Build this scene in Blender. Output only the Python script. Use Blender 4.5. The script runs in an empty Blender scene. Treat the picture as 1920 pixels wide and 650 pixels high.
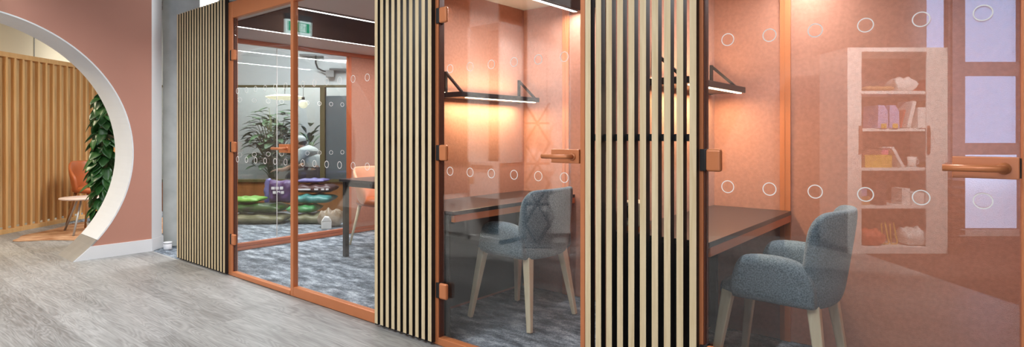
import bpy, bmesh, math, random
from mathutils import Vector, Matrix
random.seed(7)
SC = bpy.context.scene
COL = SC.collection
PI = math.pi

# ------------------------------------------------------------------ place frames
YAW = math.radians(39.502)
FX, FY = -math.sin(YAW), math.cos(YAW)      # the building grid runs at an angle to the row of booths
RX, RY = math.cos(YAW), math.sin(YAW)
HCAM = 1.125
GY = 2.16                                    # plane of the booth glass

def G(lat, dep, z=0.0):
    return Vector((RX*lat + FX*dep, RY*lat + FY*dep, z))

def B(lat, dep, z=0.0):                      # the part of the office opposite the booths
    v = G(lat, dep, z)
    return Vector((v.x, 2*GY - v.y, z))

# ------------------------------------------------------------------ mesh builder
class MB:
    def __init__(self):
        self.v = []; self.f = []; self.sm = []
    def add(self, vs, fs, smooth=False):
        o = len(self.v)
        self.v += [tuple(p) for p in vs]
        self.f += [tuple(i+o for i in f) for f in fs]
        self.sm += [smooth]*len(fs)
        return self
    def box(self, x0, x1, y0, y1, z0, z1, M=None):
        vs = [Vector(p) for p in ((x0,y0,z0),(x1,y0,z0),(x1,y1,z0),(x0,y1,z0),(x0,y0,z1),(x1,y0,z1),(x1,y1,z1),(x0,y1,z1))]
        if M: vs = [M @ p for p in vs]
        return self.add(vs, [(0,3,2,1),(4,5,6,7),(0,1,5,4),(1,2,6,5),(2,3,7,6),(3,0,4,7)])
    def loft(self, loops, cap=True, closed=True, smooth=True):
        n = len(loops[0]); vs = [p for l in loops for p in l]; fs = []
        for i in range(len(loops)-1):
            for j in range(n if closed else n-1):
                k = (j+1) % n
                fs.append((i*n+j, i*n+k, (i+1)*n+k, (i+1)*n+j))
        self.add(vs, fs, smooth)
        if cap:
            self.add(loops[0], [tuple(reversed(range(n)))], smooth)
            self.add(loops[-1], [tuple(range(n))], smooth)
        return self
    def tube(self, pts, r, n=10, cap=True):
        pts = [Vector(p) for p in pts]; loops = []
        rs = r if isinstance(r, (list, tuple)) else [r]*len(pts)
        ref = None
        for i, p in enumerate(pts):
            a = pts[max(i-1,0)]; b = pts[min(i+1,len(pts)-1)]
            t = (b-a).normalized()
            if ref is None:
                ref = Vector((0,0,1)) if abs(t.z) < .9 else Vector((1,0,0))
            u = (ref - t*ref.dot(t)).normalized(); w = t.cross(u); ref = u
            loops.append([p + (u*math.cos(2*PI*k/n) + w*math.sin(2*PI*k/n))*rs[i] for k in range(n)])
        return self.loft(loops, cap)
    def bar(self, a, b, w, h, w2=None, h2=None):
        a = Vector(a); b = Vector(b); t = (b-a).normalized()
        ref = Vector((0,0,1)) if abs(t.z) < .9 else Vector((1,0,0))
        u = (ref - t*ref.dot(t)).normalized(); s = t.cross(u)
        w2 = w if w2 is None else w2; h2 = h if h2 is None else h2
        def q(p, w, h): return [p+s*w/2+u*h/2, p-s*w/2+u*h/2, p-s*w/2-u*h/2, p+s*w/2-u*h/2]
        return self.loft([q(a,w,h), q(b,w2,h2)], True, True, False)
    def lathe(self, prof, c=(0,0,0), n=24):
        c = Vector(c); loops = []
        for r, z in prof:
            r = max(r, 1e-4)
            loops.append([c + Vector((r*math.cos(2*PI*k/n), r*math.sin(2*PI*k/n), z)) for k in range(n)])
        return self.loft(loops)
    def prism(self, poly, d0, d1, axis='z'):
        def P(a, b, d):
            return {'z': (a,b,d), 'y': (a,d,b), 'x': (d,a,b)}[axis]
        return self.loft([[Vector(P(a,b,d0)) for a,b in poly], [Vector(P(a,b,d1)) for a,b in poly]], True, True, False)
    def ball(self, c, r, n=16, m=10, e=1.0):
        c = Vector(c); r = Vector(r) if not isinstance(r, (int,float)) else Vector((r,r,r)); loops = []
        def sp(x): return math.copysign(abs(x)**e, x)
        for i in range(m+1):
            t = -PI/2 + PI*i/m
            cz = max(abs(math.cos(t))**e, 1e-3)
            loops.append([c + Vector((r.x*cz*sp(math.cos(2*PI*k/n)), r.y*cz*sp(math.sin(2*PI*k/n)), r.z*sp(math.sin(t)))) for k in range(n)])
        return self.loft(loops)
    def ring(self, c, r0, r1, y0, y1, n=40):   # flat ring standing in the xz plane
        c = Vector(c); loops = []
        for k in range(n+1):
            a = 2*PI*k/n; d = Vector((math.cos(a), 0, math.sin(a)))
            loops.append([c+d*r0+Vector((0,y0,0)), c+d*r1+Vector((0,y0,0)), c+d*r1+Vector((0,y1,0)), c+d*r0+Vector((0,y1,0))])
        return self.loft(loops, False, True, False)
    def build(self, name, mat, parent=None, bevel=0, seg=2, subd=0, loc=None, rotz=None):
        me = bpy.data.meshes.new(name)
        me.from_pydata(self.v, [], self.f)
        me.polygons.foreach_set('use_smooth', self.sm)
        bm = bmesh.new(); bm.from_mesh(me)
        bmesh.ops.remove_doubles(bm, verts=bm.verts, dist=1e-5)
        bmesh.ops.recalc_face_normals(bm, faces=bm.faces)
        bm.to_mesh(me); bm.free(); me.update()
        me.materials.append(mat)
        o = bpy.data.objects.new(name, me); COL.objects.link(o)
        if parent: o.parent = parent
        if loc is not None: o.location = loc
        if rotz is not None: o.rotation_euler = (0,0,rotz)
        if bevel:
            m = o.modifiers.new('bevel','BEVEL'); m.width = bevel; m.segments = seg; m.limit_method = 'ANGLE'; m.angle_limit = .6
        if subd:
            m = o.modifiers.new('sub','SUBSURF'); m.levels = subd; m.render_levels = subd
        return o

def tag(o, label=None, cat=None, group=None, kind='thing'):
    if label: o['label'] = label
    if cat: o['category'] = cat
    if group: o['group'] = group
    if kind: o['kind'] = kind
    return o

def thing(name, label, cat, loc=(0,0,0), rotz=0, group=None):
    o = bpy.data.objects.new(name, None); COL.objects.link(o)
    o.location = loc; o.rotation_euler = (0,0,rotz); o.empty_display_size = .1
    return tag(o, label, cat, group)

def struct(name, mb, mat, parent=None, **k):
    o = mb.build(name, mat, parent, **k)
    if not parent: o['kind'] = 'structure'
    return o

def copy_tree(o, parent=None):
    c = o.copy(); COL.objects.link(c)
    if parent: c.parent = parent
    for ch in list(o.children): copy_tree(ch, c)
    return c

# ------------------------------------------------------------------ materials
def newmat(name):
    m = bpy.data.materials.new(name); m.use_nodes = True
    nt = m.node_tree; nt.nodes.clear()
    out = nt.nodes.new('ShaderNodeOutputMaterial')
    return m, nt, out

def N(nt, t, **k):
    n = nt.nodes.new(t)
    for a, b in k.items():
        if a in n.inputs.keys(): n.inputs[a].default_value = b
        else: setattr(n, a, b)
    return n

def principled(name, col, rough=.5, metal=0, noise=0, nscale=20, bump=0, bscale=60, stretch=None, col2=None, spec=.5, emis=None, estr=0, detail=6, sheen=0):
    m, nt, out = newmat(name)
    p = N(nt, 'ShaderNodeBsdfPrincipled')
    p.inputs['Base Color'].default_value = (*col, 1); p.inputs['Roughness'].default_value = rough
    p.inputs['Metallic'].default_value = metal; p.inputs['Specular IOR Level'].default_value = spec
    if sheen: p.inputs['Sheen Weight'].default_value = sheen
    nt.links.new(p.outputs[0], out.inputs[0])
    if emis:
        p.inputs['Emission Color'].default_value = (*emis, 1); p.inputs['Emission Strength'].default_value = estr
    if noise or bump or col2:
        tc = N(nt, 'ShaderNodeTexCoord'); mp = N(nt, 'ShaderNodeMapping')
        nt.links.new(tc.outputs['Object'], mp.inputs[0])
        if stretch: mp.inputs['Scale'].default_value = stretch
        n1 = N(nt, 'ShaderNodeTexNoise'); n1.inputs['Scale'].default_value = nscale; n1.inputs['Detail'].default_value = detail
        nt.links.new(mp.outputs[0], n1.inputs['Vector'])
        if noise or col2:
            r = N(nt, 'ShaderNodeValToRGB')
            a = col; b = col2 or tuple(min(1, c*(1+noise)) for c in col)
            a = a if col2 else tuple(c*(1-noise) for c in col)
            r.color_ramp.elements[0].color = (*a, 1); r.color_ramp.elements[1].color = (*b, 1)
            r.color_ramp.elements[0].position = .32; r.color_ramp.elements[1].position = .68
            nt.links.new(n1.outputs['Fac'], r.inputs[0]); nt.links.new(r.outputs[0], p.inputs['Base Color'])
        if bump:
            n2 = N(nt, 'ShaderNodeTexNoise'); n2.inputs['Scale'].default_value = bscale; n2.inputs['Detail'].default_value = 4
            nt.links.new(mp.outputs[0], n2.inputs['Vector'])
            bp = N(nt, 'ShaderNodeBump'); bp.inputs['Strength'].default_value = bump; bp.inputs['Distance'].default_value = .004
            nt.links.new(n2.outputs['Fac'], bp.inputs['Height']); nt.links.new(bp.outputs[0], p.inputs['Normal'])
    return m

def emission(name, col, s):
    m, nt, out = newmat(name)
    e = N(nt, 'ShaderNodeEmission'); e.inputs[0].default_value = (*col, 1); e.inputs[1].default_value = s
    nt.links.new(e.outputs[0], out.inputs[0]); return m

def glass(name, tint=(.97,.98,.98), base=.09, fres=.28):
    m, nt, out = newmat(name)
    t = N(nt, 'ShaderNodeBsdfTransparent'); t.inputs[0].default_value = (*tint, 1)
    g = N(nt, 'ShaderNodeBsdfGlossy'); g.inputs['Roughness'].default_value = 0; g.inputs[0].default_value = (1,1,1,1)
    lw = N(nt, 'ShaderNodeLayerWeight'); lw.inputs['Blend'].default_value = .5
    pw = N(nt, 'ShaderNodeMath', operation='POWER'); pw.inputs[1].default_value = 4.0; nt.links.new(lw.outputs['Facing'], pw.inputs[0])
    ma = N(nt, 'ShaderNodeMath', operation='MULTIPLY_ADD'); ma.inputs[1].default_value = fres; ma.inputs[2].default_value = base
    ma.use_clamp = True
    nt.links.new(pw.outputs[0], ma.inputs[0])
    mx = N(nt, 'ShaderNodeMixShader')
    nt.links.new(ma.outputs[0], mx.inputs[0]); nt.links.new(t.outputs[0], mx.inputs[1]); nt.links.new(g.outputs[0], mx.inputs[2])
    nt.links.new(mx.outputs[0], out.inputs[0]); return m

def plank_floor(name):
    m, nt, out = newmat(name); L = nt.links.new
    p = N(nt, 'ShaderNodeBsdfPrincipled'); p.inputs['Roughness'].default_value = .42; p.inputs['Specular IOR Level'].default_value = .35
    L(p.outputs[0], out.inputs[0])
    tc = N(nt, 'ShaderNodeTexCoord')
    br = N(nt, 'ShaderNodeTexBrick'); br.offset = .37; br.offset_frequency = 2
    br.inputs['Scale'].default_value = 1; br.inputs['Brick Width'].default_value = 1.5; br.inputs['Row Height'].default_value = .19
    br.inputs['Mortar Size'].default_value = .0016; br.inputs['Mortar Smooth'].default_value = .4
    br.inputs['Color1'].default_value = (.0,.0,.0,1); br.inputs['Color2'].default_value = (1,1,1,1); br.inputs['Mortar'].default_value = (.35,.35,.35,1)
    L(tc.outputs['Object'], br.inputs['Vector'])
    # random shift of the grain for every plank
    sh = N(nt, 'ShaderNodeVectorMath', operation='SCALE'); sh.inputs['Scale'].default_value = 9.0
    L(br.outputs['Color'], sh.inputs[0])
    ad = N(nt, 'ShaderNodeVectorMath', operation='ADD'); L(tc.outputs['Object'], ad.inputs[0]); L(sh.outputs[0], ad.inputs[1])
    mp = N(nt, 'ShaderNodeMapping'); mp.inputs['Scale'].default_value = (1.0, 8, 1); L(ad.outputs[0], mp.inputs[0])
    n0 = N(nt, 'ShaderNodeTexNoise'); n0.inputs['Scale'].default_value = 1.3; n0.inputs['Detail'].default_value = 1.5; n0.inputs['Distortion'].default_value = .5
    L(mp.outputs[0], n0.inputs['Vector'])
    ml = N(nt, 'ShaderNodeMath', operation='MULTIPLY'); ml.inputs[1].default_value = 95; L(n0.outputs['Fac'], ml.inputs[0])
    sn = N(nt, 'ShaderNodeMath', operation='SINE'); L(ml.outputs[0], sn.inputs[0])     # cathedral rings
    mp2 = N(nt, 'ShaderNodeMapping'); mp2.inputs['Scale'].default_value = (7, 120, 1); L(ad.outputs[0], mp2.inputs[0])
    n1 = N(nt, 'ShaderNodeTexNoise'); n1.inputs['Scale'].default_value = 1; n1.inputs['Detail'].default_value = 5; L(mp2.outputs[0], n1.inputs['Vector'])
    n2 = N(nt, 'ShaderNodeTexNoise'); n2.inputs['Scale'].default_value = 1.7; n2.inputs['Detail'].default_value = 4; L(mp.outputs[0], n2.inputs['Vector'])
    a1 = N(nt, 'ShaderNodeMath', operation='MULTIPLY_ADD'); a1.inputs[1].default_value = .06; w1 = N(nt, 'ShaderNodeMath', operation='MULTIPLY'); w1.inputs[1].default_value = .42; L(n1.outputs['Fac'], w1.inputs[0])
    L(sn.outputs[0], a1.inputs[0]); L(w1.outputs[0], a1.inputs[2])
    a2 = N(nt, 'ShaderNodeMath', operation='MULTIPLY_ADD'); a2.inputs[1].default_value = .40; L(n2.outputs['Fac'], a2.inputs[0]); L(a1.outputs[0], a2.inputs[2])
    a3 = N(nt, 'ShaderNodeMath', operation='MULTIPLY_ADD'); a3.inputs[1].default_value = .17; L(br.outputs['Color'], a3.inputs[0]); L(a2.outputs[0], a3.inputs[2])
    r = N(nt, 'ShaderNodeValToRGB'); e = r.color_ramp.elements
    e[0].position = .32; e[0].color = (.18,.175,.168,1); e[1].position = .72; e[1].color = (.42,.415,.405,1)
    x = e.new(.5); x.color = (.285,.28,.272,1)
    L(a3.outputs[0], r.inputs[0])
    L(r.outputs[0], p.inputs['Base Color'])
    bp = N(nt, 'ShaderNodeBump'); bp.inputs['Strength'].default_value = .12; bp.inputs['Distance'].default_value = .002
    L(a1.outputs[0], bp.inputs['Height']); L(bp.outputs[0], p.inputs['Normal'])
    return m

def carpet_mat(name, c0, c1, c2):
    m, nt, out = newmat(name); L = nt.links.new
    p = N(nt, 'ShaderNodeBsdfPrincipled'); p.inputs['Roughness'].default_value = .95; p.inputs['Specular IOR Level'].default_value = .1
    L(p.outputs[0], out.inputs[0])
    tc = N(nt, 'ShaderNodeTexCoord')
    mp = N(nt, 'ShaderNodeMapping'); mp.inputs['Scale'].default_value = (4, 9, 1); L(tc.outputs['Object'], mp.inputs[0])
    n0 = N(nt, 'ShaderNodeTexNoise'); n0.inputs['Scale'].default_value = 1.2; n0.inputs['Detail'].default_value = 10; n0.inputs['Roughness'].default_value = .72; L(mp.outputs[0], n0.inputs['Vector'])
    n1 = N(nt, 'ShaderNodeTexNoise'); n1.inputs['Scale'].default_value = 160; n1.inputs['Detail'].default_value = 2; L(tc.outputs['Object'], n1.inputs['Vector'])
    a = N(nt, 'ShaderNodeMath', operation='MULTIPLY_ADD'); a.inputs[1].default_value = .35; L(n1.outputs['Fac'], a.inputs[0]); L(n0.outputs['Fac'], a.inputs[2])
    r = N(nt, 'ShaderNodeValToRGB'); e = r.color_ramp.elements
    e[0].position = .54; e[0].color = (*c0,1); e[1].position = .84; e[1].color = (*c2,1); x = e.new(.68); x.color = (*c1,1)
    L(a.outputs[0], r.inputs[0]); L(r.outputs[0], p.inputs['Base Color'])
    bp = N(nt, 'ShaderNodeBump'); bp.inputs['Strength'].default_value = .5; bp.inputs['Distance'].default_value = .004
    L(n1.outputs['Fac'], bp.inputs['Height']); L(bp.outputs[0], p.inputs['Normal'])
    return m

def wood(name, c0, c1, sc=(18,18,1.2), rough=.5, bump=.1):
    m, nt, out = newmat(name); L = nt.links.new
    p = N(nt, 'ShaderNodeBsdfPrincipled'); p.inputs['Roughness'].default_value = rough; p.inputs['Specular IOR Level'].default_value = .3
    L(p.outputs[0], out.inputs[0])
    tc = N(nt, 'ShaderNodeTexCoord'); mp = N(nt, 'ShaderNodeMapping'); mp.inputs['Scale'].default_value = sc; L(tc.outputs['Object'], mp.inputs[0])
    n0 = N(nt, 'ShaderNodeTexNoise'); n0.inputs['Scale'].default_value = 2; n0.inputs['Detail'].default_value = 8; n0.inputs['Distortion'].default_value = .8; L(mp.outputs[0], n0.inputs['Vector'])
    r = N(nt, 'ShaderNodeValToRGB'); e = r.color_ramp.elements
    e[0].position = .3; e[0].color = (*c0,1); e[1].position = .7; e[1].color = (*c1,1)
    L(n0.outputs['Fac'], r.inputs[0]); L(r.outputs[0], p.inputs['Base Color'])
    bp = N(nt, 'ShaderNodeBump'); bp.inputs['Strength'].default_value = bump; bp.inputs['Distance'].default_value = .002
    L(n0.outputs['Fac'], bp.inputs['Height']); L(bp.outputs[0], p.inputs['Normal'])
    return m

M = {}
M['felt'] = principled('orange_felt', (.475,.222,.152), .95, noise=.08, nscale=55, bump=.35, bscale=220, spec=.1, sheen=.2)
M['copper'] = principled('copper_paint', (.62,.215,.085), .34, .2, noise=.03, nscale=8)
M['copper_dark'] = principled('copper_rail', (.50,.125,.045), .4, .15, noise=.03, nscale=8)
M['oak'] = wood('oak_slat', (.64,.49,.285), (.79,.645,.42), (26,26,1.3))
M['oakleg'] = wood('pale_oak_leg', (.70,.59,.39), (.80,.70,.50), (20,20,2))
M['black'] = principled('black_core', (.014,.012,.011), .6, noise=.1)
M['blackmetal'] = principled('black_metal', (.02,.019,.02), .38, .2, noise=.1)
M['rubber'] = principled('dark_seal', (.015,.013,.013), .7)
M['seal'] = principled('brown_seal', (.10,.028,.014), .6)
M['desk'] = principled('desk_black', (.028,.024,.026), .28, noise=.05, nscale=4)
M['floor'] = plank_floor('grey_wood_planks')
M['carpet'] = carpet_mat('blue_grey_carpet', (.05,.06,.075), (.19,.22,.255), (.56,.61,.67))
M['carpet_red'] = carpet_mat('brown_carpet', (.06,.03,.025), (.11,.06,.05), (.19,.12,.1))
M['wallpink'] = principled('terracotta_paint', (.53,.25,.18), .8, noise=.02, nscale=3, bump=.05, bscale=150)
M['white'] = principled('white_paint', (.82,.82,.825), .6, noise=.015, nscale=4)
M['cream'] = principled('cream_wall', (.80,.72,.55), .7, noise=.015, nscale=3)
M['wallgrey'] = principled('pale_wall', (.52,.555,.56), .8, noise=.02, nscale=3)
M['slate'] = principled('slate_wall', (.16,.19,.2), .8, noise=.04, nscale=3)
M['ceil'] = principled('dark_ceiling', (.12,.115,.12), .9, noise=.05, nscale=2)
M['concrete'] = principled('concrete', (.47,.48,.455), .85, noise=.14, nscale=5, bump=.25, bscale=30)
M['steel'] = principled('brushed_steel', (.45,.45,.44), .42, .55, noise=.05, nscale=6)
M['podceil'] = principled('pod_ceiling_panel', (.62,.58,.55), .75, noise=.02, nscale=5)
M['poddark'] = principled('pod_dark_ceiling', (.016,.015,.02), .75, noise=.25, spec=.1, nscale=3)
M['glass'] = glass('clear_glass', base=.048)
M['glass_side'] = glass('clear_side_glass', base=.035)
M['glass_room'] = glass('grey_glass', tint=(.84,.87,.88), base=.05)
M['decal'] = principled('white_film', (.86,.83,.80), .6, emis=None)
M['led'] = emission('cool_led', (1,.97,.94), 5)
M['ledwarm'] = emission('warm_led', (1,.80,.52), 9)
M['fabric'] = principled('blue_grey_wool', (.06,.095,.12), .95, col2=(.23,.30,.345), nscale=190, bump=.6, bscale=240, spec=.1, detail=3, sheen=.25)
M['timber'] = wood('warm_timber_board', (.46,.27,.115), (.64,.43,.21), (9,9,.7))
M['timber_edge'] = wood('warm_timber_batten', (.68,.37,.14), (.78,.47,.21), (20,20,1))
M['leather'] = principled('orange_leather', (.46,.12,.035), .42, noise=.08, nscale=7)
M['leather_soft'] = principled('peach_leather', (.80,.36,.2), .45, noise=.05, nscale=7)
M['walnut'] = wood('brown_wood', (.25,.11,.04), (.38,.18,.07), (20,20,2))
M['rug'] = principled('rust_rug', (.30,.13,.06), .95, col2=(.66,.42,.26), nscale=3.2, bump=.5, bscale=120, spec=.05, stretch=(1.4,1.8,1))
M['leaf'] = principled('glossy_leaf', (.012,.055,.012), .38, col2=(.045,.15,.03), nscale=9)
M['leaf_dark'] = principled('dark_leaf', (.03,.07,.03), .45, col2=(.07,.14,.06), nscale=6)
M['stem'] = principled('plant_stem', (.10,.12,.04), .7, noise=.1)
M['soil'] = principled('soil', (.03,.02,.015), .95, noise=.3, nscale=60)
M['pot'] = principled('ceramic_pot', (.30,.29,.27), .6, noise=.04)
M['olive'] = principled('olive_frame', (.085,.07,.022), .5, noise=.08, nscale=6)
M['brownpanel'] = wood('brown_panel', (.20,.075,.02), (.30,.12,.035), (8,8,2))
M['lampshade'] = principled('cream_lampshade', (.85,.78,.6), .5, emis=(1,.88,.6), estr=1.1)
M['globe'] = principled('opal_globe', (.9,.85,.7), .4, emis=(1,.88,.58), estr=1.1)
M['pipe'] = principled('grey_conduit', (.28,.29,.3), .5, .3, noise=.05)
M['skin'] = principled('skin', (.50,.28,.19), .55, noise=.04, nscale=20)
M['shirt'] = principled('white_cotton', (.72,.74,.73), .9, noise=.03, nscale=30)
M['trouser'] = principled('dark_cloth', (.05,.055,.07), .9, noise=.1, nscale=30)
M['hair'] = principled('dark_hair', (.03,.02,.015), .6, noise=.2, nscale=60)
M['cabinet'] = principled('white_laminate', (.80,.79,.77), .5, noise=.01, nscale=4)
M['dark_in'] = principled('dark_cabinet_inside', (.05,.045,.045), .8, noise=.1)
M['green_sign'] = principled('exit_green', (.0,.30,.13), .5, emis=(0,.42,.2), estr=3.0)
M['white_sign'] = principled('exit_white', (.85,.9,.9), .5, emis=(.8,1,.97), estr=3.2)
M['grey_plastic'] = principled('grey_plastic', (.2,.2,.2), .5, noise=.03)
def sack(name, c, c2=None): return principled(name, c, .38, noise=.2 if not c2 else 0, nscale=9, col2=c2, bump=.25, bscale=22)
M['s_olive'] = sack('olive_sack', (.10,.10,.045), (.22,.21,.13))
M['s_black'] = sack('green_black_sack', (.006,.009,.005), (.03,.09,.012))
M['s_green'] = sack('green_sack', (.02,.10,.03), (.07,.30,.10))
M['s_teal'] = sack('teal_sack', (.02,.12,.12), (.10,.32,.30))
M['s_purple'] = sack('purple_sack', (.07,.035,.10), (.15,.09,.22))
M['s_maroon'] = sack('maroon_sack', (.055,.02,.02), (.10,.05,.05))
M['s_clear'] = sack('clear_bark_bag', (.20,.13,.07), (.42,.35,.28))
M['s_lime'] = sack('lime_bag', (.12,.32,.04), (.25,.5,.1))
M['s_blue'] = sack('blue_violet_bag', (.08,.08,.26), (.2,.18,.42))
M['print_white'] = principled('white_print', (.75,.73,.76), .6)
M['lilac'] = principled('lilac_card', (.40,.36,.62), .7, noise=.05)
M['yellow'] = principled('yellow_card', (.72,.45,.03), .6, noise=.05)
M['redcard'] = principled('red_card', (.55,.08,.03), .6, noise=.05)
M['pinkcard'] = principled('pink_card', (.75,.18,.30), .6, noise=.05)
M['tan'] = principled('tan_card', (.42,.24,.09), .7, noise=.08)
M['paper'] = principled('white_card', (.75,.74,.72), .7, noise=.02)
M['darkbox'] = principled('dark_card', (.06,.045,.05), .6, noise=.1)
M['sky'] = emission('daylight_sky', (.42,.60,1.0), 5.5)
M['blind'] = principled('glowing_blind', (.62,.68,.80), .8, emis=(.5,.66,1.0), estr=3.2)  # daylight behind the blind is put in as its own glow
M['winframe'] = principled('brown_window_frame', (.17,.11,.10), .5, noise=.05)
M['brickish'] = principled('brown_tray', (.20,.08,.05), .6, noise=.1)

# ------------------------------------------------------------------ camera
cam_d = bpy.data.cameras.new('camera'); cam = bpy.data.objects.new('camera', cam_d); COL.objects.link(cam)
cam.location = (0,0,HCAM); cam.rotation_euler = (PI/2, 0, YAW)
cam_d.sensor_width = 36; cam_d.sensor_fit = 'HORIZONTAL'
cam_d.lens = 1080.79/1920*36; cam_d.shift_y = -71/1920; cam_d.clip_start = .05; cam_d.clip_end = 100
SC.camera = cam

# ------------------------------------------------------------------ room shell
CEIL = 3.2
struct('floor', MB().box(-15,8,-10,12,-.08,-.004), M['carpet'])
wl = [G(0,0)]
# grey wood planks: the walkway in front of the booths and the floor of the round-arch room
c1 = B(3.36,.21); c2 = B(3.36,9.0)
struct('floor_planks', MB().prism([(-13.5,-6.0),(c2.x,-6.0) if c2.y<-6 else (c2.x,c2.y),(c1.x,c1.y),(c1.x+.2,2.138),(-5.70,2.138),(-5.70,2.112),(-13.5,2.112)], -.0039, .0), M['floor'])
struct('floor_office', MB().prism([(c2.x+.002,c2.y),(8,c2.y),(8,c1.y),(c1.x+.002,c1.y)], -.0039, -.0005), M['carpet_red'])
struct('ceiling', MB().box(-15,8,-10,12,CEIL,CEIL+.1), M['ceil'])
struct('wall_back', MB().box(-15,8,11.9,12,0,CEIL), M['wallgrey'])
struct('wall_front', MB().box(-15,8,-10,-9.9,0,CEIL), M['wallgrey'])
struct('wall_right', MB().box(7.9,8,-10,12,0,CEIL), M['wallgrey'])
struct('wall_far', MB().box(-15,-14.9,-10,12,0,CEIL), M['slate'])

# ---- wall with the round archway
AX0, AX1 = -6.79, -6.29
AYC, AZC, AR = .724, .956, 1.214
def arch_outline(x, r, n=72):
    pts = []
    a0 = math.asin(min(1, AZC/r))
    for i in range(n+1):
        a = -a0 + (PI+2*a0)*i/n
        pts.append((AYC + r*math.cos(a), AZC + r*math.sin(a)))
    return pts
def wall_face(mb, x, r):
    arc = arch_outline(x, r); Y0, Y1, Z1 = -3.6, 2.103, CEIL
    n = len(arc); vs = [(x,y,z) for y,z in arc]; rim = []
    for y, z in arc:
        dy, dz = y-AYC, z-AZC
        t = 1e9
        if dy > 1e-6: t = min(t, (Y1-AYC)/dy)
        if dy < -1e-6: t = min(t, (Y0-AYC)/dy)
        if dz > 1e-6: t = min(t, (Z1-AZC)/dz)
        if dz < -1e-6: t = min(t, (0-AZC)/dz)
        rim.append((x, AYC+dy*t, AZC+dz*t))
    fs = [(i, i+1, n+i+1, n+i) for i in range(n-1)]
    mb.add(vs+rim, fs)
    # corner fillers
    for (cy, cz) in ((Y1,Z1),(Y0,Z1)):
        best = [i for i in range(n-1) if (abs(rim[i][1]-cy)<1e-4) != (abs(rim[i+1][1]-cy)<1e-4) and abs(max(rim[i][2],rim[i+1][2])-cz)<1e-4]
        for i in best: mb.add([rim[i], rim[i+1], (x,cy,cz)], [(0,1,2)])
w = MB(); wall_face(w, AX1, AR)
struct('wall_left', w, M['wallpink'])
w = MB(); wall_face(w, AX0, AR+.01); w.box(AX0,AX1,-3.62,-3.6,0,CEIL)
w.add([(AX1,2.103,0),(AX1-.135,2.24,0),(AX1-.135,2.24,CEIL),(AX1,2.103,CEIL)], [(0,1,2,3)])
w.add([(AX1-.135,2.24,0),(AX0,2.24,0),(AX0,2.24,CEIL),(AX1-.135,2.24,CEIL)], [(0,1,2,3)])
w.add([(AX0,2.24,0),(AX0,2.103,0),(AX0,2.103,CEIL),(AX0,2.24,CEIL)], [(0,1,2,3)])
struct('wall_left_inside', w, M['white'])
# reveal of the opening, white above the kick plate
def reveal(z0, z1, inset=0.0):
    mb = MB(); arc0 = arch_outline(AX1, AR-inset, 96); arc1 = arch_outline(AX0, AR-inset+.004, 96)
    for i in range(96):
        za = min(arc0[i][1], arc0[i+1][1])
        if not (z0-1e-3 <= (arc0[i][1]+arc0[i+1][1])/2 < z1): continue
        y0,zz0 = arc0[i]; y1,zz1 = arc0[i+1]; y2,zz2 = arc1[i+1]; y3,zz3 = arc1[i]
        def out(y,z,k): 
            d = Vector((y-AYC, z-AZC)); d.normalize(); return (y+d.x*k, z+d.y*k)
        a = [(AX1+.003,y0,zz0),(AX1+.003,y1,zz1),(AX0-.003,y2,zz2),(AX0-.003,y3,zz3)]
        o = [out(*p[1:],.012) for p in a]
        b = [(a[j][0], o[j][0], o[j][1]) for j in range(4)]
        mb.loft([[Vector(q) for q in a],[Vector(q) for q in b]], True, True, False)
    return mb
struct('trim_1', reveal(.155, 9), M['white'])
struct('trim_2', reveal(-1, .155, .002), M['steel'])
# baseboard
def arch_y(z): return AYC + math.sqrt(AR*AR-(z-AZC)**2)
bb = MB()
poly = [(arch_y(.0)+.004,0),(2.103,0),(2.103,.118),(arch_y(.118)+.004,.118)]
bb.prism(poly, AX1, AX1+.012, 'x')
d = Vector((-.135,.137,0)).normalized(); nrm = Vector((d.y,-d.x,0))*.012
a = Vector((AX1+.012,2.1,0)); b2 = Vector((AX1-.130,2.242,0))
bb.loft([[a, a+nrm*.3, b2+nrm, b2],[a+Vector((0,0,.118)), a+nrm*.3+Vector((0,0,.118)), b2+nrm+Vector((0,0,.118)), b2+Vector((0,0,.118))]], True, True, False)
struct('baseboard_left', bb, M['white'])
# concrete column behind the archway wall
struct('column', MB().box(-.19,.19,0,.38,0,CEIL), M['concrete'], loc=G(-3.363,5.86), rotz=YAW, bevel=.006)
# arch-room walls
struct('wall_arch_room', MB().box(-.04,.04,-1.9,3.2,0,CEIL), M['cream'], loc=G(-6.75,8.6), rotz=YAW)
struct('trim_3', MB().box(.04,.046,-.006,.006,2.0,CEIL), M['grey_plastic'], loc=G(-6.75,8.09), rotz=YAW)

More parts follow.
